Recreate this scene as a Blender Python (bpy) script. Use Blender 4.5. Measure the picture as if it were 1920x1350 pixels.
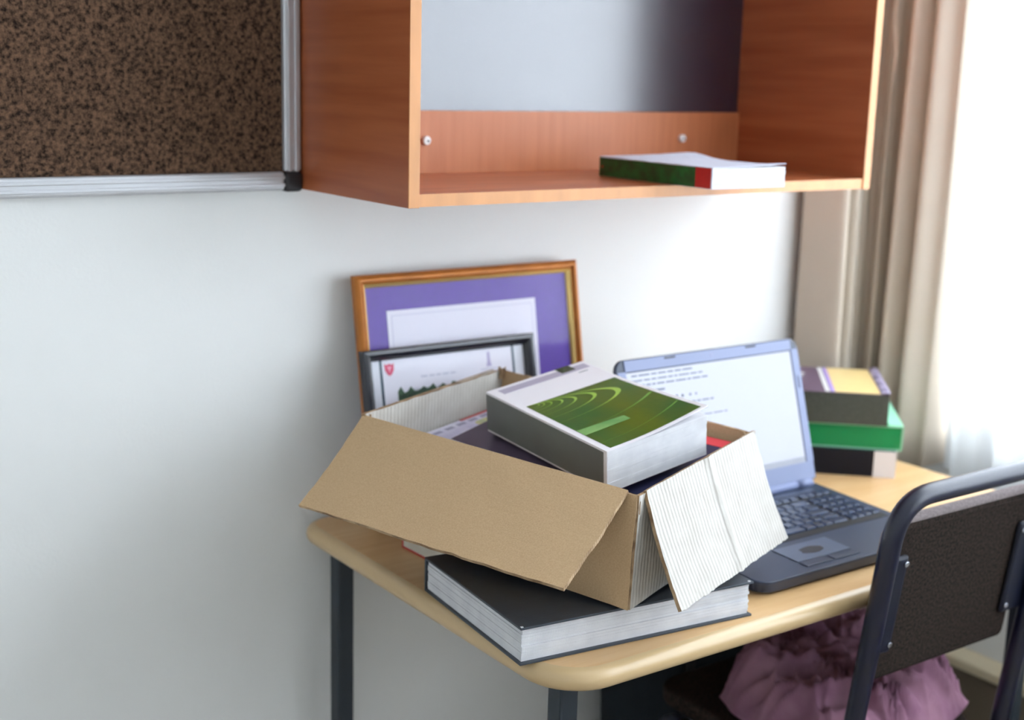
import bpy, bmesh, math, random
from mathutils import Vector, Matrix, noise
random.seed(7)
for o in list(bpy.data.objects): bpy.data.objects.remove(o)
SC = bpy.context.scene
COL = SC.collection
R = math.radians

# ------------------------------------------------------------------ camera
def look_matrix(loc, yaw, pitch, roll):
    y, p, r = R(yaw), R(pitch), R(roll)
    fw = Vector((math.sin(y)*math.cos(p), math.cos(y)*math.cos(p), math.sin(p)))
    rt = Vector((math.cos(y), -math.sin(y), 0)); up = rt.cross(fw)
    rt2 = math.cos(r)*rt + math.sin(r)*up; up2 = -math.sin(r)*rt + math.cos(r)*up
    return Matrix(((rt2.x, up2.x, -fw.x, loc[0]), (rt2.y, up2.y, -fw.y, loc[1]), (rt2.z, up2.z, -fw.z, loc[2]), (0, 0, 0, 1)))
cam_d = bpy.data.cameras.new('camera'); cam = bpy.data.objects.new('camera', cam_d); COL.objects.link(cam)
cam.matrix_world = look_matrix((-0.8673, -1.734, 1.3994), 35.844, -12.0657, 1.5139)
cam_d.sensor_width = 36; cam_d.lens = 2511.6/1920*36; cam_d.clip_start = .05
cam_d.dof.use_dof = True; cam_d.dof.focus_distance = 1.50; cam_d.dof.aperture_fstop = 3.4
SC.camera = cam

# ------------------------------------------------------------------ world and daylight
w = bpy.data.worlds.new('world'); SC.world = w; w.use_nodes = True
bg = w.node_tree.nodes['Background']; bg.inputs[0].default_value = (.86, .93, 1, 1); bg.inputs[1].default_value = 9.0
XR = 1.30                                   # the window wall
WY0, WY1, WZ0, WZ1 = -.24, -2.7, .80, 2.3  # window opening
pd = bpy.data.lights.new('window_portal', 'AREA'); pd.shape = 'RECTANGLE'; pd.size = WY0-WY1; pd.size_y = WZ1-WZ0
pd.cycles.is_portal = True
po = bpy.data.objects.new('window_portal', pd); COL.objects.link(po)
po.location = (XR+.12, (WY0+WY1)/2, (WZ0+WZ1)/2)
po.rotation_euler = Matrix(((0, 0, 1), (1, 0, 0), (0, 1, 0))).to_euler()    # -Z faces -X
SC.view_settings.view_transform = 'Standard'; SC.view_settings.look = 'None'
SC.view_settings.gamma = 1; SC.view_settings.use_curve_mapping = False
SC.cycles.max_bounces = 7; SC.cycles.transparent_max_bounces = 16; SC.cycles.use_adaptive_sampling = True; SC.cycles.adaptive_threshold = .03; SC.cycles.glossy_bounces = 3; SC.cycles.transmission_bounces = 5
SC.view_settings.exposure = .86

# ------------------------------------------------------------------ materials
def srgb(r, g, b):
    f = lambda c: (c/255/12.92) if c/255 <= .04045 else ((c/255+.055)/1.055)**2.4
    return (f(r), f(g), f(b))
MATS = {}
def mat(name, col, rough=.6, spec=.5, metal=0, nscale=0, namt=0, bump=0, bscale=0, stretch=(1, 1, 1), col2=None, coat=0, trans=0, emis=None):
    """principled material; optional colour variation (noise) and bump (noise), stretched in object space"""
    if name in MATS: return MATS[name]
    m = bpy.data.materials.new(name); m.use_nodes = True; nt = m.node_tree; n = nt.nodes; L = nt.links
    b = n['Principled BSDF']
    b.inputs['Base Color'].default_value = (*col, 1); b.inputs['Roughness'].default_value = rough
    b.inputs['Specular IOR Level'].default_value = spec; b.inputs['Metallic'].default_value = metal
    b.inputs['Coat Weight'].default_value = coat; b.inputs['Transmission Weight'].default_value = trans
    if emis: b.inputs['Emission Color'].default_value = (*emis[0], 1); b.inputs['Emission Strength'].default_value = emis[1]
    tc = n.new('ShaderNodeTexCoord'); mp = n.new('ShaderNodeMapping'); mp.inputs['Scale'].default_value = stretch
    L.new(tc.outputs['Object'], mp.inputs['Vector'])
    if nscale:
        t = n.new('ShaderNodeTexNoise'); t.inputs['Scale'].default_value = nscale; t.inputs['Detail'].default_value = 5
        L.new(mp.outputs[0], t.inputs['Vector'])
        rp = n.new('ShaderNodeValToRGB'); c2 = col2 or tuple(c*(1-namt) for c in col)
        rp.color_ramp.elements[0].position = .32; rp.color_ramp.elements[1].position = .68
        rp.color_ramp.elements[0].color = (*c2, 1); rp.color_ramp.elements[1].color = (*col, 1)
        L.new(t.outputs['Fac'], rp.inputs[0]); L.new(rp.outputs[0], b.inputs['Base Color'])
    if bump:
        t2 = n.new('ShaderNodeTexNoise'); t2.inputs['Scale'].default_value = bscale; t2.inputs['Detail'].default_value = 3
        L.new(mp.outputs[0], t2.inputs['Vector'])
        bp = n.new('ShaderNodeBump'); bp.inputs['Strength'].default_value = bump; bp.inputs['Distance'].default_value = .002
        L.new(t2.outputs['Fac'], bp.inputs['Height']); L.new(bp.outputs[0], b.inputs['Normal'])
    MATS[name] = m
    return m
def ribbed(name, col, col2, axis, period, depth, rough=.8, nscale=40):
    """colour with a fine rib bump and slight stripes along one object axis (corrugated board, page edges)"""
    if name in MATS: return MATS[name]
    m = mat(name, col, rough, .25, nscale=nscale, col2=col2); nt = m.node_tree; n = nt.nodes; L = nt.links
    tc = n.new('ShaderNodeTexCoord'); wv = n.new('ShaderNodeTexWave'); wv.bands_direction = axis
    wv.inputs['Scale'].default_value = 2*math.pi/(20*period); wv.inputs['Distortion'].default_value = 1.2
    wv.inputs['Detail'].default_value = 2; wv.inputs['Detail Scale'].default_value = 1.5
    L.new(tc.outputs['Object'], wv.inputs['Vector'])
    bp = n.new('ShaderNodeBump'); bp.inputs['Strength'].default_value = depth; bp.inputs['Distance'].default_value = .001
    L.new(wv.outputs['Fac'], bp.inputs['Height']); L.new(bp.outputs[0], n['Principled BSDF'].inputs['Normal'])
    return m
def cloth(name, col, transl, transp=0, nscale=300):
    m = bpy.data.materials.new(name); m.use_nodes = True; nt = m.node_tree; n = nt.nodes; L = nt.links
    for x in list(n):
        if x.type != 'OUTPUT_MATERIAL': n.remove(x)
    d = n.new('ShaderNodeBsdfDiffuse'); t = n.new('ShaderNodeBsdfTranslucent'); mx = n.new('ShaderNodeMixShader')
    tc = n.new('ShaderNodeTexCoord'); nz = n.new('ShaderNodeTexNoise'); nz.inputs['Scale'].default_value = nscale
    rp = n.new('ShaderNodeValToRGB'); rp.color_ramp.elements[0].color = (*[c*.9 for c in col], 1); rp.color_ramp.elements[1].color = (*col, 1)
    L.new(tc.outputs['Object'], nz.inputs['Vector']); L.new(nz.outputs['Fac'], rp.inputs[0])
    L.new(rp.outputs[0], d.inputs[0]); L.new(rp.outputs[0], t.inputs[0]); mx.inputs[0].default_value = transl
    L.new(d.outputs[0], mx.inputs[1]); L.new(t.outputs[0], mx.inputs[2]); out = mx
    if transp:
        tr = n.new('ShaderNodeBsdfTransparent'); m2 = n.new('ShaderNodeMixShader'); m2.inputs[0].default_value = transp
        L.new(mx.outputs[0], m2.inputs[1]); L.new(tr.outputs[0], m2.inputs[2]); out = m2
    L.new(out.outputs[0], n['Material Output'].inputs['Surface'])
    return m
WALL = mat('wall_paint', (.85, .855, .84), .75, .3, nscale=3, namt=.03, bump=.12, bscale=180)
WOOD_Y = mat('cherry_wood_y', srgb(176, 100, 62), .40, .45, nscale=6, col2=srgb(156, 80, 46), stretch=(6, .5, 9), bump=.05, bscale=120)
WOOD_X = mat('cherry_wood_x', srgb(196, 118, 74), .33, .5, nscale=9, col2=srgb(165, 88, 52), stretch=(.6, 6, 9))
WOOD_Z = mat('cherry_wood_z', srgb(196, 122, 80), .42, .45, nscale=9, col2=srgb(184, 110, 70), stretch=(9, 6, .5))
EDGEW = mat('wood_edging', srgb(216, 152, 96), .4, .5, nscale=12, namt=.15, stretch=(4, 4, .6))
DESKW = mat('beech_desktop', srgb(224, 186, 136), .36, .5, nscale=7, col2=srgb(214, 170, 116), stretch=(.8, 10, 4))
DESKE = mat('desk_edge_plastic', srgb(205, 176, 132), .28, .6)
STEEL = mat('dark_powder_steel', srgb(34, 44, 54), .45, .5)
NAVYP = mat('dark_glossy_panel', srgb(32, 26, 46), .30, 1.0, nscale=3, namt=.1, coat=.9)
MATS['dark_glossy_panel'].node_tree.nodes['Principled BSDF'].inputs['Coat Roughness'].default_value = .22
WHITE = mat('white_plastic', (.82, .82, .82), .4)
PAPER = mat('paper', (.83, .83, .82), .8, .2)
ALU = mat('anodised_aluminium', (.62, .63, .66), .38, .5, .55)
BLKP = mat('black_plastic', (.02, .02, .024), .45)
def pages(axis='Z', period=.0013): return ribbed('page_edges_'+axis+str(period), (.82, .82, .84), (.72, .72, .75), axis, period, .5)

# ------------------------------------------------------------------ helpers
def link(o, parent=None):
    COL.objects.link(o)
    if parent: o.parent = parent
    return o
def mesh(name, verts, faces, m, parent=None, smooth=False, bevel=0, seg=2, solid=0, matrix=None):
    me = bpy.data.meshes.new(name); me.from_pydata([tuple(v) for v in verts], [], faces)
    bm = bmesh.new(); bm.from_mesh(me); bmesh.ops.recalc_face_normals(bm, faces=bm.faces); bm.to_mesh(me); bm.free()
    me.materials.append(m)
    if smooth: me.polygons.foreach_set('use_smooth', [True]*len(me.polygons))
    o = link(bpy.data.objects.new(name, me), parent)
    if matrix is not None: o.matrix_local = matrix
    if solid:
        md = o.modifiers.new('solid', 'SOLIDIFY'); md.thickness = solid; md.offset = 0
    if bevel:
        md = o.modifiers.new('bevel', 'BEVEL'); md.width = bevel; md.segments = seg; md.limit_method = 'ANGLE'
    return o
BF = [(0, 3, 2, 1), (4, 5, 6, 7), (0, 1, 5, 4), (1, 2, 6, 5), (2, 3, 7, 6), (3, 0, 4, 7)]
def bv(x0, x1, y0, y1, z0, z1):
    return [(x0, y0, z0), (x1, y0, z0), (x1, y1, z0), (x0, y1, z0), (x0, y0, z1), (x1, y0, z1), (x1, y1, z1), (x0, y1, z1)]
def box(name, b, m, parent=None, bevel=0, seg=2, matrix=None):
    return mesh(name, bv(*b), BF, m, parent, bevel=bevel, seg=seg, matrix=matrix)
def boxes(name, bs, m, parent=None, bevel=0):
    V, F = [], []
    for b in bs:
        k = len(V); V += bv(*b); F += [tuple(i+k for i in f) for f in BF]
    return mesh(name, V, F, m, parent, bevel=bevel)
def prism(name, pts, z0, z1, m, parent=None, bevel=0, smooth=False, matrix=None):
    n = len(pts)
    V = [(x, y, z0) for x, y in pts]+[(x, y, z1) for x, y in pts]
    F = [tuple(range(n))[::-1], tuple(range(n, 2*n))]+[(i, (i+1) % n, n+(i+1) % n, n+i) for i in range(n)]
    return mesh(name, V, F, m, parent, bevel=bevel, smooth=smooth, matrix=matrix)
def tube(name, path, r, m, parent=None, n=14, closed_ends=True):
    path = [Vector(p) for p in path]; V, F = [], []
    t0 = (path[1]-path[0]).normalized(); nrm = t0.orthogonal().normalized()
    for i, p in enumerate(path):
        t = ((path[min(i+1, len(path)-1)]-path[max(i-1, 0)])).normalized()
        nrm = (nrm-t*nrm.dot(t)).normalized(); bn = t.cross(nrm)
        for k in range(n):
            a = 2*math.pi*k/n; V.append(p+r*(math.cos(a)*nrm+math.sin(a)*bn))
    for i in range(len(path)-1):
        for k in range(n): F.append((i*n+k, i*n+(k+1) % n, (i+1)*n+(k+1) % n, (i+1)*n+k))
    F.append(tuple(range(n))[::-1]); F.append(tuple(range((len(path)-1)*n, len(path)*n)))
    return mesh(name, V, F, m, parent, smooth=True)
def fillet(pts, rad, n=8):
    """polyline with rounded inner corners"""
    pts = [Vector(p) for p in pts]; out = [pts[0]]
    for i in range(1, len(pts)-1):
        a, b, c = pts[i-1], pts[i], pts[i+1]
        r_ = rad[i-1] if isinstance(rad, (list, tuple)) else rad
        d1 = (a-b).normalized(); d2 = (c-b).normalized()
        p1 = b+d1*r_; p2 = b+d2*r_
        for k in range(n+1):
            t = k/n; out.append((1-t)**2*p1+2*t*(1-t)*b+t*t*p2)
    out.append(pts[-1]); return out
def rrect(x0, x1, y0, y1, rs, n=8):
    """rounded rectangle outline; rs = radii at (x0,y0),(x1,y0),(x1,y1),(x0,y1)"""
    if not isinstance(rs, (list, tuple)): rs = [rs]*4
    out = []
    for (cx, cy, sx, sy, a0), r_ in zip([(x0, y0, 1, 1, 180), (x1, y0, -1, 1, 270), (x1, y1, -1, -1, 0), (x0, y1, 1, -1, 90)], rs):
        for k in range(n+1):
            a = R(a0+90*k/n); out.append((cx+sx*r_+r_*math.cos(a), cy+sy*r_+r_*math.sin(a)))
    return out
def disc(cx, cy, r_, n=14): return [(cx+r_*math.cos(2*math.pi*k/n), cy+r_*math.sin(2*math.pi*k/n)) for k in range(n)]
def tag(o, label, cat, group=None):
    o['label'] = label; o['category'] = cat
    if group: o['group'] = group
    return o
def thing(name, label, cat, matrix=None, group=None):
    o = link(bpy.data.objects.new(name, None)); o.empty_display_size = .05
    if matrix is not None: o.matrix_world = matrix
    return tag(o, label, cat, group)
def struct(o): o['kind'] = 'structure'; return o
def basis(o, x, y, z):
    x, y, z = Vector(x).normalized(), Vector(y).normalized(), Vector(z).normalized()
    return Matrix(((x.x, y.x, z.x, o[0]), (x.y, y.y, z.y, o[1]), (x.z, y.z, z.z, o[2]), (0, 0, 0, 1)))
def moulding(parent, W, H, prof, m, name='frame_rail'):
    """four mitred rails; prof = list of (inset, height); local x right, y up, z towards the viewer"""
    cs = [((0, 0), (1, 1)), ((W, 0), (-1, 1)), ((W, H), (-1, -1)), ((0, H), (1, -1))]
    for i in range(4):
        (ax, ay), (adx, ady) = cs[i]; (bx_, by_), (bdx, bdy) = cs[(i+1) % 4]
        V = []
        for ins, h in prof: V += [(ax+adx*ins, ay+ady*ins, h), (bx_+bdx*ins, by_+bdy*ins, h)]
        n = len(prof); F = [(2*k, 2*k+1, 2*((k+1) % n)+1, 2*((k+1) % n)) for k in range(n)]
        F += [tuple(2*k for k in range(n)), tuple(2*k+1 for k in range(n))[::-1]]
        mesh(name, V, F, m, parent)

# ------------------------------------------------------------------ the room
RX0, RY1, RZ = -1.55, -3.2, 2.5
struct(box('floor', (RX0, XR, RY1, 0, -.05, 0), mat('floor_vinyl', srgb(172, 160, 144), .5, .4, nscale=20, namt=.2)))
struct(box('ceiling', (RX0, XR, RY1, 0, RZ, RZ+.05), WALL))
struct(box('wall_back', (RX0-.1, XR+.1, 0, .1, 0, RZ), WALL))
struct(box('wall_left', (RX0-.1, RX0, RY1, 0, 0, RZ), WALL))
struct(box('wall_front', (RX0-.1, XR+.1, RY1-.1, RY1, 0, RZ), WALL))
struct(boxes('wall_right', [(XR, XR+.1, RY1, WY1, 0, RZ), (XR, XR+.1, WY0, 0, 0, RZ), (XR, XR+.1, WY1, WY0, 0, WZ0), (XR, XR+.1, WY1, WY0, WZ1, RZ)], WALL))
struct(box('baseboard_back', (RX0, XR-.05, -.012, 0, 0, .08), mat('baseboard_paint', srgb(190, 186, 178), .5), bevel=.003))
struct(box('trim_1', (XR-.05, XR, RY1, -.012, 0, .305), mat('boxing_brown', srgb(112, 100, 84), .6, nscale=8, namt=.15)))
struct(box('trim_2', (XR-.06, XR, RY1, -.012, .305, .325), mat('boxing_lip', srgb(214, 200, 170), .5), bevel=.004))
win = struct(link(bpy.data.objects.new('window_1', None))); win.location = (XR+.03, 0, 0)
WF = mat('window_frame_paint', (.8, .8, .8), .4)
ym = (WY0+WY1)/2
for nm, b in [('frame_rail', (0, .06, WY1, WY0, WZ0, WZ0+.05)), ('frame_rail', (0, .06, WY1, WY0, WZ1-.05, WZ1)), ('frame_stile', (0, .06, WY1, WY1+.05, WZ0+.05, WZ1-.05)),
              ('frame_stile', (0, .06, WY0-.05, WY0, WZ0+.05, WZ1-.05)), ('frame_stile', (0, .06, ym-.03, ym+.03, WZ0+.05, WZ1-.05)), ('sill', (-.06, 0, WY1, WY0, WZ0-.03, WZ0))]:
    box(nm, b, WF, win, bevel=.004)
GL = bpy.data.materials.new('window_glass'); GL.use_nodes = True
_n = GL.node_tree.nodes; _n.remove(_n['Principled BSDF'])
_t = _n.new('ShaderNodeBsdfTransparent'); _g = _n.new('ShaderNodeBsdfGlossy'); _g.inputs['Roughness'].default_value = .02; _m = _n.new('ShaderNodeMixShader'); _m.inputs[0].default_value = .06
GL.node_tree.links.new(_t.outputs[0], _m.inputs[1]); GL.node_tree.links.new(_g.outputs[0], _m.inputs[2]); GL.node_tree.links.new(_m.outputs[0], _n['Material Output'].inputs[0])
box('pane', (.025, .031, WY1+.05, ym-.03, WZ0+.05, WZ1-.05), GL, win); box('pane', (.025, .031, ym+.03, WY0-.05, WZ0+.05, WZ1-.05), GL, win)

# ------------------------------------------------------------------ curtains
def curtain_strip(path, folds, amp, zb, zt, m, name, parent=None, seed=0, nz=24, wob=.012, ns=260, lift=0):
    """hanging cloth: folds run across a floor-plan path and drift a little on the way down"""
    P = [Vector((*p, 0)) for p in path]; L = [0]
    for a, b in zip(P, P[1:]): L.append(L[-1]+(b-a).length)
    tot = L[-1]
    def at(s):
        s = max(0, min(tot, s))
        for i in range(len(P)-1):
            if s <= L[i+1] or i == len(P)-2:
                t = (s-L[i])/(L[i+1]-L[i]); d = (P[i+1]-P[i]).normalized(); return P[i].lerp(P[i+1], t), Vector((-d.y, d.x, 0))
    V, F = [], []
    for j in range(nz+1):
        h = j/nz
        for i in range(ns+1):
            z0 = zb+lift*max(0, min(1, 2.2-5*i/ns)); z = z0+(zt-z0)*h
            s = tot*i/ns; ph = folds*2*math.pi*(i/ns)+1.3*math.sin(5*i/ns+seed)+.25*math.sin(2.2*z+3*i/ns)
            f = math.sin(ph)+.35*math.sin(2.3*ph+seed)
            p, nn = at(s+.35*amp*math.cos(ph)+wob*math.sin(1.7*z+seed+4*i/ns)*.5)
            q = p+nn*amp*f*(.85+.25*(1-h)); V.append((q.x, q.y, z+.004*math.sin(ph)))
    for j in range(nz):
        for i in range(ns): a = j*(ns+1)+i; F.append((a, a+1, a+ns+2, a+ns+1))
    return mesh(name, V, F, m, parent, smooth=True, solid=.0015)
BEIGE = cloth('beige_curtain_cloth', srgb(236, 224, 208), .22)
arc = [(1.19-.07+.07*math.sin(R(a)), -.107+.055*math.cos(R(a))) for a in range(0, 91, 15)]
tag(curtain_strip([(1.03, -.052)]+arc+[(1.19, -.17), (1.185, -.245)], 5.6, .040, .70, 2.35, BEIGE, 'beige_curtain', seed=1.0, lift=.048), 'beige curtain gathered in folds in the corner beside the window', 'curtain')
SHEER = cloth('white_sheer_cloth', (.9, .92, .94), .6, .35, 900)
tag(curtain_strip([(1.20, -.25), (1.205, -2.75)], 27, .012, .695, 2.35, SHEER, 'sheer_curtain', seed=2.2, ns=700), 'white sheer curtain glowing in front of the bright window', 'curtain')
rod = thing('curtain_rod', 'thin metal rod the curtains hang from above the window', 'curtain rod')
tube('pole', [(1.2, -.03, 2.37), (1.2, -2.85, 2.37)], .01, ALU, rod)
for y in (-.12, -2.8): box('bracket', (1.19, XR, y-.01, y+.01, 2.36, 2.38), ALU, rod)

# ------------------------------------------------------------------ noticeboard
CORK = mat('brown_felt', srgb(122, 94, 74), .95, .15, nscale=210, col2=srgb(38, 28, 24), bump=.6, bscale=260)
kx1, kz0, kx0, kz1, fw_ = .010, 1.231, -1.25, 2.15, .026
nb = thing('noticeboard', 'brown felt noticeboard in an aluminium frame with black corners on the wall', 'noticeboard', Matrix.Translation((0, 0, 0)))
kx1 = -.002
box('felt_panel', (kx0+.01, kx1-.01, -.012, -.002, kz0+.01, kz1-.01), CORK, nb)
def rail(b, axis):
    V, F = [], []
    (x0, x1, y0, y1, z0, z1) = b
    o = box('frame_rail', b, ALU, nb, bevel=.004, seg=3)
    # two raised beads along the rail
    for k in (.3, .7):
        if axis == 'x': zc = z0+(z1-z0)*k; box('bead', (x0, x1, y0-.0015, y0+.002, zc-.0025, zc+.0025), ALU, o, bevel=.001)
        else: xc = x0+(x1-x0)*k; box('bead', (xc-.0025, xc+.0025, y0-.0015, y0+.002, z0, z1), ALU, o, bevel=.001)
rail((kx0+fw_, kx1-fw_, -.02, -.001, kz0, kz0+fw_), 'x'); rail((kx0+fw_, kx1-fw_, -.02, -.001, kz1-fw_, kz1), 'x')
rail((kx1-fw_, kx1, -.02, -.001, kz0+fw_, kz1-fw_), 'z'); rail((kx0, kx0+fw_, -.02, -.001, kz0+fw_, kz1-fw_), 'z')
for cx, cz in ((kx0, kz0), (kx1-fw_, kz0), (kx0, kz1-fw_), (kx1-fw_, kz1-fw_)):
    box('corner_cap', (cx-.001, cx+fw_+.001, -.023, -.001, cz-.002, cz+fw_), BLKP, nb, bevel=.006, seg=3)

# ------------------------------------------------------------------ wall cupboard (open)
ux1, uz, ud, ut, uh = .8665, 1.232, .3045, .016, .72
cb = thing('wall_cupboard', 'open reddish wood wall cupboard with a dark back panel above the desk', 'cupboard', Matrix.Translation((0, -.001, 0)))
for nm, x0 in (('side_panel', 0), ('side_panel', ux1-ut)):
    s = box(nm, (x0, x0+ut, -ud+.0015, 0, uz, uz+uh), WOOD_Y, cb, bevel=.0008)
    box('edge_strip', (x0, x0+ut, -ud, -ud+.0015, uz, uz+uh), EDGEW, s, bevel=.0005)
s = box('shelf_panel', (ut, ux1-ut, -ud+.0035, 0, uz+.001, uz+ut+.001), WOOD_X, cb, bevel=.0005)
box('edge_strip', (ut, ux1-ut, -ud+.002, -ud+.0035, uz+.001, uz+ut+.001), EDGEW, s)
box('top_panel', (ut, ux1-ut, -ud+.002, 0, uz+uh-ut, uz+uh), WOOD_X, cb)
box('back_rail', (ut, ux1-ut, -.018, -.002, uz+ut+.001, 1.3425), WOOD_Z, cb, bevel=.0008)
box('back_panel', (ut, ux1-ut, -.012, -.002, 1.3425, uz+uh-ut), NAVYP, cb)
for cx in (.202, .715):
    c = prism('fixing_cap', disc(0, 0, .0065), 0, .006, WHITE, cb, bevel=.001, matrix=basis((cx, -.018, 1.299), (1, 0, 0), (0, 0, 1), (0, -1, 0)))
    prism('screw_hole', disc(.0015, -.001, .002, 8), .006, .0064, BLKP, c)

# ------------------------------------------------------------------ desk
TZ = .74; DX0, DX1, DY = -.0095, 1.061, -.656
desk = thing('desk', 'light wood desk with rounded beige edge and dark steel legs', 'desk')
er = .014
def dring(d): return rrect(DX0+d, DX1-d, DY+d, -.006-d, [max(.075-d, .01), max(.05-d, .01), max(.03-d, .008), max(.045-d, .008)], 10)
prism('desktop', dring(er), TZ-2*er, TZ, DESKW, desk)
V, F = [], []
rings = []
for k in range(9):
    a = math.pi*k/8; rings.append((er-er*math.sin(a), TZ-er+er*math.cos(a)))
for d, z in rings: V += [(x, y, z) for x, y in dring(d)]
n = len(dring(0))
for j in range(8):
    for i in range(n): F.append((j*n+i, j*n+(i+1) % n, (j+1)*n+(i+1) % n, (j+1)*n+i))
mesh('edge_band', V, F, DESKE, desk, smooth=True)
LEGS = [(.042, -.055), (.062, -.570), (1.0, -.055), (1.0, -.570)]
for x, y in LEGS:
    l = box('leg', (x-.0135, x+.0135, y-.0135, y+.0135, .012, TZ-2*er), STEEL, desk, bevel=.003)
    box('foot_cap', (x-.0145, x+.0145, y-.0145, y+.0145, 0, .014), BLKP, l, bevel=.002)
for b in [(.0555, .9865, -.065, -.045, .682, .712), (.0755, .9865, -.580, -.560, .682, .712), (.045, .065, -.5565, -.0685, .682, .712), (.99, 1.01, -.5565, -.0685, .682, .712)]:
    box('apron_rail', b, STEEL, desk, bevel=.002)

# ------------------------------------------------------------------ book maker
def book(name, label, M, W, D, T, cover, spine='x0', tc=.002, over=.003, pg=None, layers=1, jit=.0, cat='book', bow=0, group=None, bevel=.0006):
    """lying book, local corner at the origin; the spine lies along one side"""
    t = thing(name, label, cat, M, group)
    ins = {'x0': over, 'x1': over, 'y0': over, 'y1': over}; ins[spine] = tc+.0002
    cb_ = prism('back_cover', [(0, 0), (W, 0), (W, D), (0, D)], 0, tc, cover, t, bevel=bevel)
    cf = prism('front_cover', [(0, 0), (W, 0), (W, D), (0, D)], T-tc, T, cover, t, bevel=bevel)
    sp = {'x0': (0, tc, 0, D), 'x1': (W-tc, W, 0, D), 'y0': (0, W, 0, tc), 'y1': (0, W, D-tc, D)}[spine]
    s = box('spine', (*sp, tc, T-tc), cover, t, bevel=bevel)
    bs = []; z = tc+.0001; h = (T-2*tc-.0002)/layers
    for k in range(layers):
        j = lambda: random.uniform(-jit, jit)
        bs.append((ins['x0']+(j() if spine != 'x0' else 0), W-ins['x1']+(j() if spine != 'x1' else 0), ins['y0']+(j() if spine != 'y0' else 0), D-ins['y1']+(j() if spine != 'y1' else 0), z+k*h, z+(k+1)*h-(.0002 if layers > 1 else 0)))
    pb = boxes('page_block', bs, pg or pages(), t)
    return t, cf, cb_, s, pb

# big book under the box: corners measured on the desk
c_near, c_right, c_left = Vector((-.022, -.595, 0)), Vector((.318, -.633, 0)), Vector((.016, -.338, 0))
xd = (c_right-c_near).normalized(); yd = Vector((-xd.y, xd.x, 0))
BB = mat('dark_slate_cover', srgb(58, 66, 76), .4, .5, nscale=60, namt=.15, bump=.05, bscale=400)
bigbook = book('large_hardcover_book', 'large dark hardcover book with white pages lying under the cardboard box', basis((c_near.x, c_near.y, TZ), xd, yd, (0, 0, 1)), .335, .253, .046, BB, 'y1', .003, .004, layers=11, jit=.0009)
for cx, cy in ((.004, .004), (.331, .004)): prism('corner_tip', [(cx-.003, cy-.003), (cx, cy-.003), (cx, cy), (cx-.003, cy)], .0458, .0466, mat('worn_white', (.7, .7, .72), .7), bigbook[1])

# red book behind it, carrying the back of the box
REDC = mat('red_cover', srgb(196, 62, 56), .5, .4, nscale=50, namt=.15)
M = basis((.0695, -.322, TZ), (1, .04, 0), (-.04, 1, 0), (0, 0, 1))
book('red_book', 'red-covered book with cream pages on the desk under the back of the box', M, .20, .132, .061, REDC, 'y1', .003, .001, pg=ribbed('cream_pages', (.80, .76, .66), (.7, .66, .56), 'Z', .0016, .4))

# ------------------------------------------------------------------ picture frames leaning on the wall
def lean(x, yb, zb, yt, zt): return basis((x, yb, zb), (1, 0, 0), (0, yt-yb, zt-zb), (0, -(zt-zb), yt-yb))
GOLD = mat('gilt_wood', srgb(184, 112, 40), .36, .5, .35, nscale=30, namt=.2)
GOLD2 = mat('bright_gilt', srgb(240, 205, 130), .25, .6, .6)
PURP = mat('purple_mount', srgb(92, 58, 168), .5, .4, nscale=120, namt=.1)
GH = .365; GW = .412
gf = thing('gold_picture_frame', 'gold framed certificate with a purple mount leaning on the wall', 'picture frame', lean(.075, -.082, TZ+.004, -.021, 1.099))
moulding(gf, GW, GH, [(0, 0), (0, .010), (.003, .014), (.007, .0155), (.0085, .0155), (.0095, .010), (.0105, .010), (.0115, .0135), (.0138, .0125), (.0145, .010), (.0145, 0)], GOLD)
moulding(gf, GW, GH, [(.0145, 0), (.0145, .011), (.0175, .009), (.020, .005), (.020, 0)], GOLD2, 'inner_slip')
box('mount', (.019, GW-.019, .019, GH-.019, .0005, .003), PURP, gf)
cp = box('certificate', (.054, GW-.084, .05, GH-.056, .003, .0036), mat('certificate_paper', srgb(226, 224, 238), .6), gf)
EMB = mat('embossed_line', srgb(206, 204, 224), .6)
boxes('embossed_border', [(.061, GW-.091, GH-.0645, GH-.063, .0036, .0039), (.061, .0625, .057, GH-.0645, .0036, .0039), (GW-.0925, GW-.091, .057, GH-.0645, .0036, .0039), (.061, GW-.091, .057, .0585, .0036, .0039)], EMB, cp)
GLZ = bpy.data.materials.new('picture_glass'); GLZ.use_nodes = True
_n = GLZ.node_tree.nodes; _n.remove(_n['Principled BSDF'])
_t = _n.new('ShaderNodeBsdfTransparent'); _g = _n.new('ShaderNodeBsdfGlossy'); _g.inputs['Roughness'].default_value = .06; _m = _n.new('ShaderNodeMixShader'); _f = _n.new('ShaderNodeFresnel'); _f.inputs[0].default_value = 1.45
_q = _n.new('ShaderNodeMath'); _q.operation = 'MULTIPLY'; _q.inputs[1].default_value = .16
GLZ.node_tree.links.new(_f.outputs[0], _q.inputs[0]); GLZ.node_tree.links.new(_q.outputs[0], _m.inputs[0]); GLZ.node_tree.links.new(_t.outputs[0], _m.inputs[1]); GLZ.node_tree.links.new(_g.outputs[0], _m.inputs[2]); GLZ.node_tree.links.new(_m.outputs[0], _n['Material Output'].inputs[0])
box('glass', (.019, GW-.019, .019, GH-.019, .0045, .0055), GLZ, gf)

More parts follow.
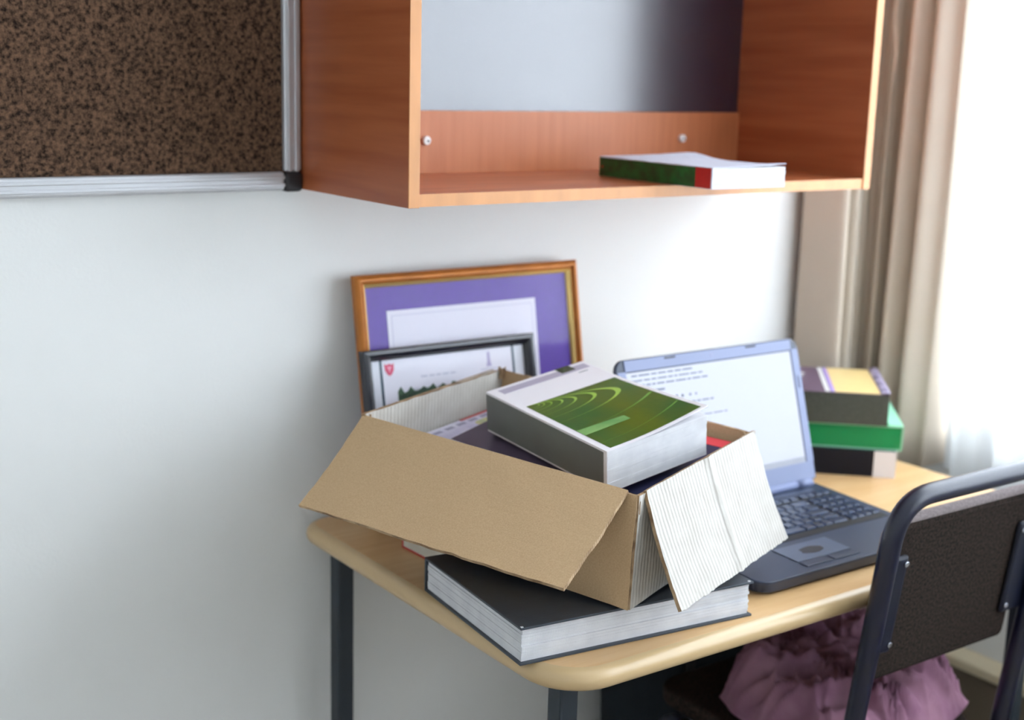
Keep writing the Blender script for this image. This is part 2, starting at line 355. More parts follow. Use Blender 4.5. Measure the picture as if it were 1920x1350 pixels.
BW, BH = .307, .262
bf = thing('black_picture_frame', 'black framed certificate with a red crest leaning on the gold frame', 'picture frame', lean(.066, -.112, TZ+.002, -.060, .999))
BLKF = mat('black_lacquer', srgb(26, 28, 40), .22, .6)
moulding(bf, BW, BH, [(0, 0), (0, .012), (.002, .0145), (.007, .0155), (.012, .013), (.0165, .007), (.0165, 0)], BLKF)
box('mount', (.015, BW-.015, .015, BH-.015, .0005, .003), mat('white_mount', srgb(226, 228, 238), .6), bf)
TEAL = mat('mount_line', srgb(26, 62, 84), .5)
for x in (.031, BW-.039): box('mount_line', (x, x+.0040, .015, BH-.015, .003, .0036), TEAL, bf)
sheet = box('certificate', (.0345, BW-.0392, .022, BH-.018, .003, .0034), mat('certificate_paper_2', srgb(232, 230, 242), .6), bf)
CR = mat('crest_red', srgb(206, 40, 92), .5)
cx, cy = .047, BH-.030
crest = prism('crest', [(cx-.008, cy+.008), (cx-.005, cy+.006), (cx, cy+.0075), (cx+.005, cy+.006), (cx+.008, cy+.008), (cx+.0075, cy-.002), (cx+.004, cy-.008), (cx, cy-.0105), (cx-.004, cy-.008), (cx-.0075, cy-.002)], .0034, .0039, CR, sheet)
prism('crest_mark', [(cx-.004, cy+.003), (cx+.004, cy+.003), (cx+.001, cy-.001), (cx, cy-.006), (cx-.001, cy-.001)], .0039, .0042, mat('crest_pale', srgb(238, 150, 180), .5), crest)
GT = mat('faint_print', srgb(196, 196, 214), .6)
bsx = []
for yy, x0, x1 in ((BH-.047, .10, .165), (BH-.0645, .083, .175)):
    x = x0
    while x < x1:
        wd = random.uniform(.006, .014); bsx.append((x, min(x+wd, x1), yy-.0012, yy+.0012, .0034, .0036)); x += wd+.003
boxes('printed_lines', bsx, GT, sheet)
prism('emblem', [(.225, BH-.044), (.229, BH-.0445), (.2265, BH-.036), (.2265, BH-.024), (.224, BH-.021), (.2215, BH-.024), (.2215, BH-.036), (.219, BH-.0445)], .0034, .0037, mat('emblem_lilac', srgb(178, 168, 206), .6), sheet)
box('emblem_base', (.208, .24, BH-.049, BH-.0475, .0034, .0037), GT, sheet)
# landscape picture: irregular tree line, printed flat on the sheet
GRN = mat('printed_trees', srgb(58, 96, 60), .6, nscale=220, col2=srgb(20, 42, 40))
top = [(.058+.17*k/30, BH-.064+.003*math.sin(k*1.9)+.003*random.uniform(-1, 1)) for k in range(31)]
prism('printed_picture', top+[(.228, BH-.14), (.058, BH-.14)], .0034, .0037, GRN, sheet)
box('glass', (.0155, BW-.0155, .0155, BH-.0155, .0048, .0056), GLZ, bf)

# ------------------------------------------------------------------ cardboard box
e2, e1 = Vector((.938, .346, .032)), Vector((-.348, .936, .061)); e3 = e2.cross(e1)
N0 = Vector((.1135, -.630, .9305)); BL1, BL2, BHt, bt = .411, .319, .143, .0045
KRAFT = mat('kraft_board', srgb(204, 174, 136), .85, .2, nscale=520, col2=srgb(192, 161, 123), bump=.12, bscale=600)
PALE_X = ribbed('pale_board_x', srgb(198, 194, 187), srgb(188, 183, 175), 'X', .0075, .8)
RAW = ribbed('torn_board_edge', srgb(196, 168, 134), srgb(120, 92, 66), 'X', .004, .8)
bx = thing('cardboard_box', 'open tan cardboard box full of books with its front flaps folded down', 'box', basis(N0, e2, e1, e3))
def panel(name, A, B, Cc, Dd, m, th, parent, na=18, nb_=8, jitter=.0009, curl=0, rough_edge=True, seed=0, crease=None):
    """board panel: A,B hinge edge; D,C far edge (D beyond A); slightly uneven, ragged edge"""
    A, B, Cc, Dd = map(Vector, (A, B, Cc, Dd)); V, F = [], []
    nrm = (B-A).cross(Dd-A).normalized()
    for j in range(nb_+1):
        v = j/nb_
        for i in range(na+1):
            u = i/na; p = (A.lerp(B, u)).lerp(Dd.lerp(Cc, u), v)
            p = p+nrm*(curl*math.sin(math.pi*v)+jitter*noise.noise(Vector((u*7+seed, v*4, seed))))
            if crease: p = p-nrm*.0035*math.exp(-((u-crease-.02*math.sin(3*v))/.022)**2)
            if rough_edge and (j == nb_ or i in (0, na)): p = p+(Dd-A).normalized()*random.uniform(-1, 1)*.0008+(B-A).normalized()*random.uniform(-1, 1)*.0008
            V.append(p)
    for j in range(nb_):
        for i in range(na): a = j*(na+1)+i; F.append((a, a+1, a+na+2, a+na+1))
    o = mesh(name, V, F, m, parent); md = o.modifiers.new('solid', 'SOLIDIFY'); md.thickness = th; md.offset = 0
    me = o.data; me.materials.append(RAW); md.material_offset_rim = 1
    return o
hz = -BHt
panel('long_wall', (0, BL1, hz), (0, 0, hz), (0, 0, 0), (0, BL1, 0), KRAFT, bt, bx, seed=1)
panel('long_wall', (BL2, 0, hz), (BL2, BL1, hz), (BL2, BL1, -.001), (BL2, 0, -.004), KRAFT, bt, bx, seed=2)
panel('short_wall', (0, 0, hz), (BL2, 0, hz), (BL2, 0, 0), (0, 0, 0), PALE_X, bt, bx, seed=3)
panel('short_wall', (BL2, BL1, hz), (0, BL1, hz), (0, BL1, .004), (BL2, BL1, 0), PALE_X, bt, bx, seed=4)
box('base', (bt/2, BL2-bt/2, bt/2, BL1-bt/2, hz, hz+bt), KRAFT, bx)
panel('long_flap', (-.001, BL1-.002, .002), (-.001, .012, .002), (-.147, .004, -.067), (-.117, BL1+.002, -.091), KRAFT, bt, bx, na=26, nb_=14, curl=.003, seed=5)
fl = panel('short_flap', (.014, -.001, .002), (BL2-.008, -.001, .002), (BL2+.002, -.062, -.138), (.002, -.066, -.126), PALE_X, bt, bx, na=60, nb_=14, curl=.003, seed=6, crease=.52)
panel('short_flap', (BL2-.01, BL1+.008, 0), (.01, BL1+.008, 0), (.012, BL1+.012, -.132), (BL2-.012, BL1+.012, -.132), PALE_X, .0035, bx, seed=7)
# corner folds and torn bits at the rim
for k, (p, s) in enumerate([((.006, .003, -.008), 1), ((BL2-.004, .004, -.004), 1.3), ((.004, BL1-.004, .004), 1.2), ((BL2-.006, BL1-.006, .004), 1)]):
    V, F = [], []; n = 9
    for j in range(n):
        a = j/(n-1)*4.2
        for zz in (-.014, -.001): V.append((p[0]+s*.006*math.cos(a)+random.uniform(-.001, .001), p[1]+s*.006*math.sin(a), p[2]+zz*s+random.uniform(-.003, .003)))
    for j in range(n-1): F.append((2*j, 2*j+1, 2*j+3, 2*j+2))
    mesh('torn_corner', V, F, RAW, bx, solid=.0022)
# crease on the white flap
V = []

# ------------------------------------------------------------------ things in the box
bi = basis(N0, e2, e1, e3)
def inbox(x, y, z, rot=0): return bi @ Matrix.Translation((x, y, z)) @ Matrix.Rotation(R(rot), 4, 'Z')
LAV = mat('lavender_cover', srgb(196, 190, 220), .35, .5, nscale=35, col2=srgb(226, 224, 238))
cat_ = book('lavender_paperback', 'chunky lavender paperback with a yellow picture at the back of the box', inbox(.100, .301, hz+bt+.0005), .212, .1035, .0855, LAV, 'x0', .001, .0008)
ct = .0855
box('red_strip', (.105, .2115, .0985, .1033, ct-.0002, ct+.0004), REDC, cat_[1])
prism('yellow_picture', rrect(.112, .20, .056, .083, .008, 4), ct, ct+.0003, mat('yellow_print', srgb(224, 214, 130), .4, nscale=60, col2=srgb(170, 184, 150)), cat_[1])
for k in range(6): box('grey_square', (.03+.028*k, .048+.028*k, .0875, .0945, ct, ct+.0003), mat('grey_print', srgb(150, 146, 176), .4), cat_[1])
sx, sy = .138, .100
tn = Vector((-sx, -sy, 1)).normalized()
def tilt(o, rot):
    u = Vector((math.cos(rot), math.sin(rot), 0)); u.z = u.x*sx+u.y*sy; u.normalize(); h = tn.cross(u); return basis(o, u, h, tn)
def onplane(x, y, off=0): return Vector((x, y, .912+sx*(x-.097)+sy*(y+.262)))+tn*off
NAVY = mat('navy_cover', srgb(44, 46, 78), .45, .5, nscale=80, namt=.15)
r20 = math.atan2(.346, .938)
# navy book: local x along the short side of the box, y along the long side
def bxw(s2, s1): v = N0+e2*s2+e1*s1; return v.x, v.y
x_, y_ = bxw(.108, .014)
nv = book('navy_book', 'navy book with a red edge strip wedged at the right side of the box', tilt(onplane(x_, y_, -.084), r20), .200, .285, .078, NAVY, 'y1', .0025, .003)
box('red_strip', (.178, .2005, -.0002, .2852, .0779, .0784), mat('coral_red', srgb(226, 74, 82), .45), nv[1])
PLUM = mat('plum_cover', srgb(84, 72, 92), .38, .5, nscale=30, namt=.15)
M = tilt(onplane(.097, -.262, -.0058), R(14)); M = M @ Matrix.Translation((0, -.262, 0))
book('plum_paperback', 'thin plum paperback lying under the thick green book in the box', M, .17, .262, .0058, PLUM, 'x1', .0005, 0)
# thick green book
gA = Vector((.135, -.289, .9785)); gw, gd, gt = .170, .248, .0575
u = Vector((1, .02, .148)).normalized(); h = Vector((-.03, 1, .096)); h = (h-u*h.dot(u)).normalized(); gn = u.cross(h)
M = basis(gA-gn*gt-h*gd, u, h, gn)
WCOV = mat('white_card_cover', srgb(236, 232, 236), .35, .5)
SPN = mat('grey_green_spine', srgb(116, 122, 118), .4, .5, nscale=8, col2=srgb(104, 104, 104))
gb, gcf, gcb, gsp, gpb = book('thick_green_book', 'thick paperback with a green ring pattern cover on top in the box', M, gw, gd, gt, WCOV, 'x0', .0012, .0004, layers=9, jit=.0004)
# lifted corner of the front cover
me = gcf.data; bmn = bmesh.new(); bmn.from_mesh(me); bmesh.ops.subdivide_edges(bmn, edges=bmn.edges, cuts=7, use_grid_fill=True)
def liftz(x, y): return .012*max(0, (x/gw-.25)/.75)**1.6*max(0, 1-y/gd*1.5)**1.3
for v in bmn.verts: v.co.z += liftz(v.co.x, v.co.y)
bmn.to_mesh(me); bmn.free()
SPB = box('spine_band', (-.0003, .0, .006, gd-.0, .0028, gt-.003), SPN, gsp)
def flat(name, pts, m, parent, th=.00025, off=0):
    """print on the cover: outline in cover coordinates (u from the spine, v down from the head), following the cover's lift"""
    n = len(pts); V = []
    for z in (0, th):
        for a, b in pts: V.append((a, gd-b, gt+off+z+liftz(a, gd-b)))
    F = [tuple(range(n)), tuple(range(n, 2*n))]+[(i, (i+1) % n, n+(i+1) % n, n+i) for i in range(n)]
    return mesh(name, V, F, m, parent)
def grid_flat(name, u0, u1, v0, v1, m, parent, off=.0002, nn=14):
    V, F = [], []
    for j in range(nn+1):
        for i in range(nn+1):
            a = u0+(u1-u0)*i/nn; b = v0+(v1-v0)*j/nn; V.append((a, gd-b, gt+off+liftz(a, gd-b)))
    for j in range(nn):
        for i in range(nn): q = j*(nn+1)+i; F.append((q, q+1, q+nn+2, q+nn+1))
    return mesh(name, V, F, m, parent, solid=.0002)
GRC = mat('green_print', srgb(44, 92, 40), .3, .5, nscale=14, col2=srgb(84, 100, 24))
U0, U1, V0, V1 = .010, .163, .076, .243
grid_flat('green_picture', U0, U1, V0, V1, GRC, gcf)
grid_flat('grey_bar', .014, .164, .008, .023, mat('grey_lilac_print', srgb(176, 168, 186), .35), gcf, nn=6)
grid_flat('dark_square', .118, .142, .0, .018, mat('dark_olive_print', srgb(44, 58, 26), .35), gcf, off=.0005, nn=3)
grid_flat('small_line', .137, .153, .030, .0315, mat('slate_print', srgb(70, 90, 98), .35), gcf, off=.0003, nn=3)
RING = mat('ring_print', srgb(176, 204, 92), .3, nscale=20, col2=srgb(140, 182, 76))
RING2 = mat('faint_ring_print', srgb(122, 176, 80), .3)
for k, (a, b, wd) in enumerate([(.017, .0055, .0018), (.024, .0075, .0021), (.034, .0105, .0026), (.049, .0145, .0036), (.068, .0195, .005), (.096, .026, .0072), (.130, .035, .0100), (.175, .052, .0110), (.215, .075, .010), (.26, .105, .008)]):
    inn, out = [], []
    for q in range(61):
        t = -math.pi/2+math.pi*q/60; c = max(0, math.cos(t)); ww = wd*(.38+.62*c**1.5)
        for lst, aa in ((out, a), (inn, a-ww)):
            lst.append((U0+aa*math.cos(t), V0+.0005+b*(1+math.sin(t)*(1-ww/a*.5))))
    V, F = [], []; prev = False
    ok_ = [all(U0 <= z[0] <= U1 and V0 <= z[1] <= V1 for z in (p, r_)) for p, r_ in zip(out, inn)]
    for (p, r_) in list(zip(out, inn))[(max(i for i, v in enumerate(ok_) if not v)+1 if not all(ok_) else 0):]:
        ok = all(U0 <= z[0] <= U1 and V0 <= z[1] <= V1 for z in (p, r_))
        if ok:
            for z in (p, r_): V.append((z[0], gd-z[1], gt+.0008+liftz(z[0], gd-z[1])))
            if prev: i = len(V); F.append((i-4, i-3, i-1, i-2))
        prev = ok
    if F: mesh('ring', V, F, RING if k < 7 else RING2, gcf, solid=.0001)
PALEG = mat('pale_green_print', srgb(140, 182, 112), .3, nscale=25, col2=srgb(96, 150, 84))
V = []
for q, (a, b) in enumerate([(U0+.0, .178), (U0+.075, .183), (U0+.075, .196), (U0+.0, .196)]): V.append((a, gd-b, gt+.0005+liftz(a, gd-b)))
mesh('pale_bar', V, [(0, 1, 2, 3)], PALEG, gcf, solid=.0001)

# ------------------------------------------------------------------ laptop
LX0, LY0, LW, LD = .362, -.600, .379, .262
lap = thing('laptop', 'open dark laptop with its screen on behind the cardboard box', 'laptop', Matrix.Translation((LX0, LY0, TZ)))
LGREY = mat('laptop_charcoal', srgb(46, 56, 76), .42, .5, bump=.04, bscale=900)
LSIL = mat('laptop_bezel', srgb(112, 122, 156), .35, .5)
LDK = mat('laptop_black', srgb(8, 10, 16), .5)
# base: wedge with rounded front corners
out = rrect(0, LW, 0, LD, [.022, .022, .008, .008], 8); n = len(out)
hb = lambda y: .020+.010*(y/LD)
V = [(x*.985+LW*.0075, y*.98+.0026, .004) for x, y in out]+[(x, y, hb(y)-.004) for x, y in out]+[(x, y, hb(y)-.001) for x, y in out]+[(x*.995+LW*.0025, y*.994+.0008, hb(y)) for x, y in out]
F = [tuple(range(n))[::-1]]+[(j*n+i, j*n+(i+1) % n, (j+1)*n+(i+1) % n, (j+1)*n+i) for j in range(3) for i in range(n)]+[tuple(range(3*n, 4*n))]
base = mesh('base', V, F, LGREY, lap)
for x, y in ((.03, .025), (LW-.03, .025), (.03, LD-.025), (LW-.03, LD-.025)): prism('rubber_foot', disc(x, y, .008), 0, .0045, BLKP, base)
sl = math.atan(.010/LD); KB = Matrix.Translation((0, 0, .0201)) @ Matrix.Rotation(sl, 4, 'X')
def onb(name, b, m, parent, bevel=0): return box(name, b, m, parent, bevel, matrix=KB)
kw = onb('keyboard_well', (.016, LW-.016, .092, .218, -.0005, .0006), LDK, lap)
KEY = mat('key_cap', srgb(46, 58, 82), .22, .6)
px_, py_ = .0181, .0186
kmesh = {}
def key(x, y, wd, hd=.0158):
    kk = (round(wd, 4), round(hd, 4))
    if kk not in kmesh:
        v0 = bv(0, wd, 0, hd, 0, .0030)
        for i in range(4, 8): x1, y1, z1 = v0[i]; v0[i] = (x1+(.0012 if x1 == 0 else -.0012), y1+(.0010 if y1 == 0 else -.0016), z1)
        o = mesh('key', v0, BF, KEY, lap, bevel=.0004, matrix=KB @ Matrix.Translation((x, y, .0006))); kmesh[kk] = o; return
    o = kmesh[kk].copy(); COL.objects.link(o); o.parent = lap; o.matrix_local = KB @ Matrix.Translation((x, y, .0006))
rows = [[1]*15, [1]*13+[2], [1.5]+[1]*12+[1.5], [1.75]+[1]*11+[2.25], [2.25]+[1]*10+[1.75], [1.25, 1, 1, 1.25, 5.5, 1.25, 1, 1, 1.75]]
for r_, rw in enumerate(rows):
    y = .2005-r_*py_-(.0 if r_ == 0 else .001); tot = sum(rw); unit = .272/tot; x = .019
    for wd in rw:
        key(x, y+(.004 if r_ == 0 else 0), unit*wd-.0022, .0115 if r_ == 0 else .0158); x += unit*wd
    for c in range(4):
        key(.2965+c*.0163, y+(.004 if r_ == 0 else 0), .0163-.0022, .0115 if r_ == 0 else .0158)
tp = onb('touchpad', (.098, .205, .030, .078, .0002, .0009), mat('touchpad_grey', srgb(82, 92, 112), .35), lap, .0004)
for x0 in (.098, .153): onb('touchpad_button', (x0, x0+.052, .012, .0275, .0002, .0012), mat('touchpad_button_dark', srgb(50, 58, 76), .4), lap, .0006)
bz = KB @ Matrix.Translation((.150, .053, .0009))
prism('finger_smudge', [(.021*math.cos(a*.3491)*(1+.12*math.sin(2*a)), .011*math.sin(a*.3491)) for a in range(18)], 0, .00012, mat('pad_wear', srgb(44, 50, 62), .25), tp, matrix=Matrix.Translation((.150, .053, .0009)))
onb('power_strip', (.03, LW-.03, .226, .2345, .0002, .0014), mat('laptop_dark_trim', srgb(50, 60, 84), .3), lap, .0005)
hy, hzz = .250, .034
tube('hinge_bar', [(.045, hy, hzz), (LW-.018, hy, hzz)], .0065, LSIL, lap)
tube('hinge_cap', [(LW-.046, hy, hzz), (LW-.014, hy, hzz)], .0072, LSIL, lap)
tube('hinge_cap', [(.016, hy, hzz), (.046, hy, hzz)], .0072, LSIL, lap)
# lid: local x along the hinge, y up the lid, z towards the user
lh = .229; la = R(16.6)
LM = basis((0, hy, hzz+.003), (1, 0, 0), (0, math.sin(la), math.cos(la)), (0, -math.cos(la), math.sin(la)))
lid = prism('lid', rrect(0, LW, 0, lh, [.006, .006, .018, .018], 8), -.0075, 0, LGREY, lap, matrix=LM)
md = lid.modifiers.new('bevel', 'BEVEL'); md.width = .0015; md.segments = 2; md.limit_method = 'ANGLE'
# bezel ring
S0, S1, S2, S3 = .017, LW-.017, .030, lh-.018
bz_ = boxes('bezel', [(.004, LW-.004, .003, S2, 0, .0016), (.0165, LW-.0165, S3, lh-.002, 0, .0016), (.002, S0, S2, lh-.018, 0, .0016), (S1, LW-.002, S2, lh-.018, 0, .0016)], LSIL, lid)
scr = box('screen', (S0, S1, S2, S3, 0, .0006), mat('lit_screen', srgb(70, 74, 86), .22, .5, emis=((.80, .86, 1), .36)), lid)
SD = mat('screen_dark_line', srgb(20, 26, 44), .4, emis=((.05, .12, .4), .12)); ST = mat('screen_text', srgb(40, 46, 62), .4, emis=((.22, .3, .6), .16))
box('screen_edge', (S0, S1, S3-.0022, S3, .0006, .0009), SD, scr)
box('screen_edge', (S1-.002, S1, S2, S3-.0022, .0006, .0009), SD, scr)
box('task_bar', (S0, S1-.002, S2, S2+.009, .0006, .0008), mat('screen_grey', srgb(60, 64, 74), .4, emis=((.6, .66, .8), .3)), scr)
def words(y, x0, x1, hgt, m, name):
    bs = []; x = x0
    while x < x1:
        wd = random.uniform(.006, .022); bs.append((x, min(x+wd, x1), y-hgt/2, y+hgt/2, .0006, .0008)); x += wd+.003
    boxes(name, bs, m, scr)
words(S3-.0075, S0+.01, S0+.13, .0022, ST, 'text_line'); words(S3-.015, S0+.008, S0+.15, .002, ST, 'text_line'); words(S3-.032, S0+.035, S0+.072, .003, ST, 'text_line')
words(S3-.0225, S0+.02, S0+.16, .0022, ST, 'text_line'); words(S3-.057, S0+.048, S0+.165, .0022, ST, 'text_line'); words(S3-.068, S0+.048, S0+.15, .002, ST, 'text_line'); words(S3-.079, S0+.07, S0+.19, .0015, ST, 'text_line')
box('text_block', (S0+.002, S0+.022, S3-.040, S3-.036, .0006, .0008), SD, scr)
for k, x in enumerate((.055, .0665, .078, .092, .1035, .119, .131)): prism('icon_dot', disc(S0+x, S3-.046, .0036-.0003*k, 10), .0006, .0008, SD if k < 5 else ST, scr)
for x in (.105, LW-.105): box('rubber_bumper', (x-.011, x+.011, lh-.0062, lh-.0035, .0016, .0028), LDK, lid, bevel=.0006)
box('side_bumper', (LW-.011, LW-.007, .148, .168, .0016, .0026), mat('bumper_grey', srgb(96, 104, 132), .4), lid, bevel=.0006)
prism('webcam', disc(LW/2, lh-.009, .0035), .0016, .0021, mat('lens_grey', srgb(130, 136, 168), .2), lid)

# ------------------------------------------------------------------ books on the shelf and on the desk
SHB = mat('worn_white_cover', srgb(226, 228, 242), .5, .4, nscale=25, namt=.06)
GSP = mat('green_spine', srgb(10, 104, 50), .45, .5, nscale=60, col2=srgb(8, 62, 30))
M = Matrix.Translation((.446, -.378, uz+ut+.0012)) @ Matrix.Rotation(R(-1), 4, 'Z')
sb, cf, cbk, sp, pb = book('worn_paperback', 'worn white paperback with green and red spine hanging over the cupboard shelf edge', M, .143, .252, .030, SHB, 'x0', .0009, .0006, layers=5, jit=.0006)
box('spine_label', (-.0006, 0, .034, .2515, .0005, .0285), GSP, sp); box('spine_patch', (-.0007, 0, .0025, .034, .0008, .0288), mat('spine_red', srgb(196, 36, 36), .45, nscale=90, namt=.15), sp)
box('red_spot', (-.0009, -.0006, .243, .2455, .013, .0165), mat('spine_red', (.5, .02, .02)), sp)
me = cf.data; bmn = bmesh.new(); bmn.from_mesh(me); bmesh.ops.subdivide_edges(bmn, edges=bmn.edges, cuts=12, use_grid_fill=True)
for v in bmn.verts:
    a, b = v.co.x/.143, v.co.y/.252
    v.co.z += .0075*math.exp(-((b-.80)/.16)**2)*max(0, a)**.7+.004*a*a*math.exp(-((b-.0)/.12)**2)+.0008*noise.noise(Vector((a*9, b*12, 0)))
bmn.to_mesh(me); bmn.free()

bu = Vector((.723, -.691, 0)); bvv = Vector((.691, .723, 0))
def stk(fr, z, W, back=0): o = Vector((fr[0], fr[1], z))-bu*W; return basis(o, bu, bvv, (0, 0, 1))
BKC = mat('black_cover', srgb(14, 18, 32), .5, .3)
t = book('black_book', 'black book with a white spine end at the bottom of the stack by the curtain', stk((.955, -.336), TZ, .20), .20, .165, .046, BKC, 'y0', .0025, .003)
box('white_spine_end', (.1635, .2006, -.0006, 0, .0, .046), mat('white_label', srgb(236, 232, 234), .45), t[3]); box('white_wrap', (.2, .2008, -.0006, .03, 0, .046), MATS['white_label'], t[3])
GRB = mat('bright_green_cover', srgb(0, 146, 84), .35, .5, nscale=10, namt=.08); LGR = mat('pale_green_edge', srgb(150, 216, 180), .45)
t = book('green_book', 'bright green book in the middle of the stack by the curtain', stk((.968, -.336), TZ+.0462, .195), .195, .20, .043, GRB, 'y0', .0022, .002, pg=ribbed('pale_green_pages', srgb(176, 226, 200), srgb(150, 210, 180), 'Z', .0016, .4))
for z0 in (-.0002, .0402): box('pale_border', (0, .1952, -.0008, .0, z0, z0+.003), LGR, t[3])
box('pale_border', (.1925, .1956, -.0008, .2, .003, .0402), LGR, t[3])
box('pale_top', (.172, .1952, .0, .2, .043, .0434), LGR, t[1])
GYB = mat('dark_grey_spine', srgb(84, 88, 80), .5, .4, nscale=240, namt=.3)
PCV = mat('purple_grey_cover', srgb(104, 82, 104), .4, .5)
t = book('grey_book', 'thick grey book with a yellow and purple cover topping the stack by the curtain', stk((.943, -.321), TZ+.0898, .172), .172, .200, .0545, PCV, 'y0', .002, .002)
box('spine_wrap', (0, .1722, -.0007, .0, .0, .0535), GYB, t[3])
box('yellow_panel', (.082, .158, .002, .198, .0545, .0549), mat('yellow_cover_print', srgb(246, 218, 150), .4, nscale=50, namt=.06), t[1])
box('purple_line', (.0755, .082, .002, .198, .0545, .0549), mat('lilac_print', srgb(176, 150, 226), .4), t[1]); box('white_line', (.066, .0735, .002, .198, .0545, .0549), WHITE, t[1])
V = []; F = []
for j in range(9):
    b = .200*j/8
    for i in range(6): a = i/5; V.append((.158+.016*a, b, .0549+.0045*math.sin(a*2.6)*(.6+.5*j/8)))
for j in range(8):
    for i in range(5): q = j*6+i; F.append((q, q+1, q+7, q+6))
mesh('curled_edge', V, F, mat('lilac_white_card', srgb(206, 196, 220), .4, nscale=70, col2=srgb(90, 80, 120)), t[1], smooth=True, solid=.0008)
for k, (a, b) in enumerate([(.028, .118), (.034, .140), (.024, .150), (.030, .165)]): prism('white_blossom', disc(a, b, .008-.001*k, 10), .0545, .0549, WHITE, t[1])

# ------------------------------------------------------------------ chair
NAVYT = mat('navy_tube', srgb(8, 14, 40), .30, .6, bump=.08, bscale=500)
FAB = mat('speckled_brown_fabric', srgb(60, 49, 43), .95, .15, nscale=260, col2=srgb(20, 17, 16), bump=.6, bscale=700)
chair = thing('chair', 'dark metal tube chair with a speckled brown fabric backrest at the desk', 'chair', Matrix.Translation((.648, -.701, 0)))
hw, rt_ = .177, .0135
yz = lambda z: -.129*(z-.75)
for s in (-1, 1):
    pass
path = fillet([(-hw-.01, -.05, .002), (-hw, yz(.42)+.0, .42), (-hw, yz(.889), .889), (hw, yz(.889), .889), (hw, yz(.42), .42), (hw+.01, -.05, .002)], [.06, .062, .062, .06], 10)
tube('back_frame', path, rt_, NAVYT, chair, 18)
for s in (-1, 1):
    fr = tube('front_leg', fillet([(s*(hw-.004), yz(.42)+.012, .425), (s*(hw-.004), .395, .425), (s*(hw+.006), .43, .002)], .05, 8), .011, NAVYT, chair)
    tube('stretcher', [(s*hw, -.024, .20), (s*(hw+.003), .408, .20)], .009, NAVYT, chair)
boxes('seat_rail', [(-hw+.014, hw-.014, .09, .115, .415, .432), (-hw+.014, hw-.014, .31, .335, .415, .432)], NAVYT, chair)
seat = prism('seat', rrect(-hw+.006, hw-.006, .062, .43, .05, 6), .4365, .462, FAB, chair, bevel=.006)
# backrest pad on the sitting side of the tubes
PB = basis((0, yz(.615)+.0145, .615), (1, 0, 0), (0, -.129, 1), (0, 1, .129))    # x across, y up, z towards the sitter
pdn = prism('backrest', rrect(-.156, .156, -.004, .232, [.012, .012, .028, .028], 8), 0, .022, FAB, chair, matrix=PB, bevel=.009)
LITRIM = mat('lit_pad_rim', srgb(150, 138, 138), .9, .2, nscale=300, namt=.3, bump=.5, bscale=500)  # added rim; its pale colour paints window light on the pad's top edge
tube('lit_top_rim', fillet([Vector((-.1545, .186, .010)), Vector((-.1535, .2305, .010)), Vector((.1535, .2305, .010)), Vector((.1545, .186, .010))], .024, 8), .0080, LITRIM, pdn, 10)
for s in (-1, 1):
    b_ = box('bracket', (s*.146-.024, s*.146+.024, .045, .188, -.008, -.0002), mat('navy_bracket', srgb(12, 18, 38), .4), chair, bevel=.004, matrix=PB)
    for yy in (.058, .177): prism('bolt', disc(s*.146-s*.018, yy, .0045, 8), -.011, -.008, mat('bolt_steel', (.5, .52, .6), .25, .5, .9), b_, bevel=.001)

# crumpled cloth on the seat
CLO = mat('plum_cloth', srgb(166, 124, 142), .9, .2, nscale=16, col2=srgb(138, 96, 120), bump=.1, bscale=300)
V, F = [], []; NN = 120
def wrinkle(x, y):
    q = Vector((x*8, y*6, 3.1)); a = noise.noise(q)*1.6
    t = x*.8+y*.6; v = -x*.6+y*.8
    r1 = 1-abs(noise.noise(Vector((t*42+a*1.4, v*8-a*1.2, .4))))*2.2; r2 = 1-abs(noise.noise(Vector((x*15-a, y*22+a*1.4, 7.7))))*2.4
    return .042*max(0, r1)**2.2+.014*max(0, r2)**2
for j in range(NN+1):
    for i in range(NN+1):
        a = -1+2*i/NN; b = -1+2*j/NN
        xs, ys = a*math.sqrt(1-.30*b*b), b*math.sqrt(1-.30*a*a)         # square to rounded square
        e = min(1, (1-abs(a)**7)*(1-abs(b)**7)*1.15); x = .036+xs*.176/.93; y = .212+ys*.142/.93+.10*x
        V.append((x+.006*noise.noise(Vector((x*20, y*20, 1))), y, .466+(.044+wrinkle(x, y)+.024*noise.noise(Vector((x*5, y*5, 5))))*e))
for j in range(NN):
    for i in range(NN): q = j*(NN+1)+i; F.append((q, q+1, q+NN+2, q+NN+1))
k = len(V)
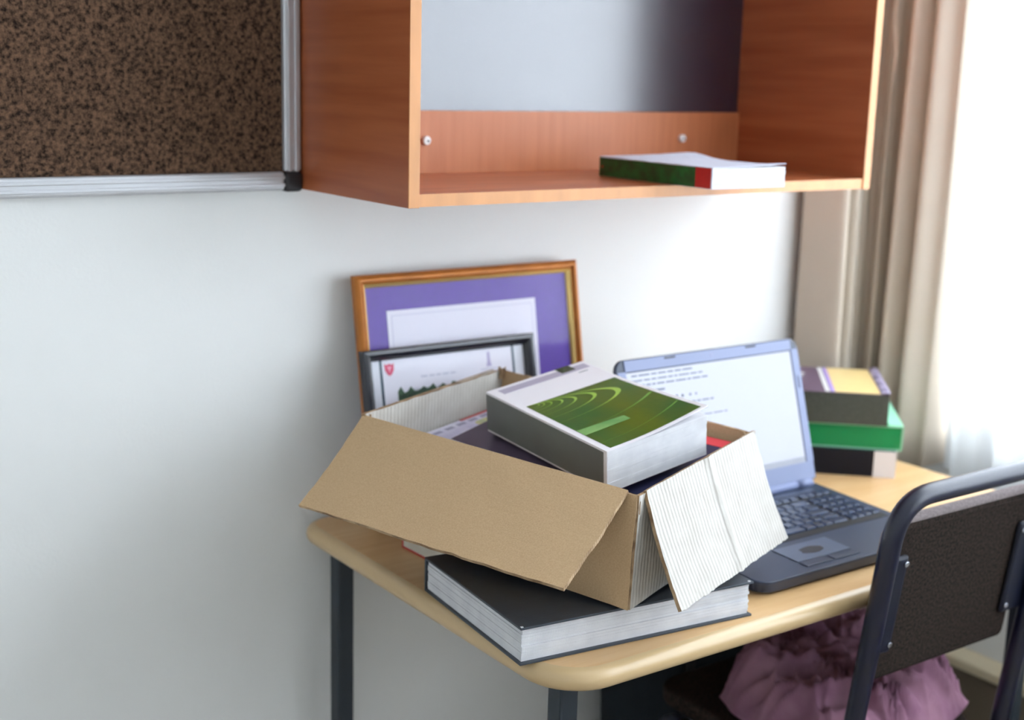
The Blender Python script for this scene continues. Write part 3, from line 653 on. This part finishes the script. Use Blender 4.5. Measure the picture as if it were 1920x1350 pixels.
rim = [i for i in range(NN)]+[(NN+1)*j+NN for j in range(NN)]+[(NN+1)*NN+NN-i for i in range(NN)]+[(NN+1)*(NN-j) for j in range(NN)]
for i in rim: V.append((.036+(V[i][0]-.036)*.98, .212+(V[i][1]-.212)*.98, .4625))
m_ = len(rim)
for i in range(m_): F.append((rim[i], rim[(i+1) % m_], k+(i+1) % m_, k+i))
F.append(tuple(range(k, k+m_)))
cu = mesh('seat_cloth', V, F, CLO, None, smooth=True); cu.location = (.650, -.701, 0)
tag(cu, 'crumpled plum-coloured cloth heaped on the chair seat', 'cloth')

# ------------------------------------------------------------------ bag under the desk
BAGM = mat('dark_bag_fabric', srgb(24, 34, 42), .8, .3, nscale=30, namt=.25, bump=.3, bscale=120)
bag = thing('duffel_bag', 'dark slouched fabric bag on the floor under the desk', 'bag', Matrix.Translation((.685, -.140, 0)))
V, F = [], []; A_, B_ = 48, 30
for j in range(B_+1):
    ph = -math.pi/2+math.pi*j/B_
    for i in range(A_):
        th = 2*math.pi*i/A_; sp_ = lambda v, p: math.copysign(abs(v)**p, v)
        x = .165*sp_(math.cos(ph), .45)*sp_(math.cos(th), .55); y = .088*sp_(math.cos(ph), .45)*sp_(math.sin(th), .55); z = .31+.31*sp_(math.sin(ph), .5)
        d = .016*noise.noise(Vector((x*7, y*9, z*6)))+.008*noise.noise(Vector((x*20, y*20, z*16)))
        V.append((x*(1+d*3), y*(1+d*3) if abs(y) < .07 else y*(1+d), max(0.0, z+d*(1 if z > .05 else 0))))
for j in range(B_):
    for i in range(A_): F.append((j*A_+i, j*A_+(i+1) % A_, (j+1)*A_+(i+1) % A_, (j+1)*A_+i))
mesh('bag_body', V, F, BAGM, bag, smooth=True)
tube('strap', fillet([(-.10, -.092, .15), (-.09, -.098, .50), (.06, -.098, .50), (.09, -.092, .15)], .05, 6), .008, mat('strap_webbing', srgb(16, 20, 26), .8), bag, 8)
box('zip', (-.14, .14, -.008, .008, .615, .628), BLKP, bag, bevel=.003)
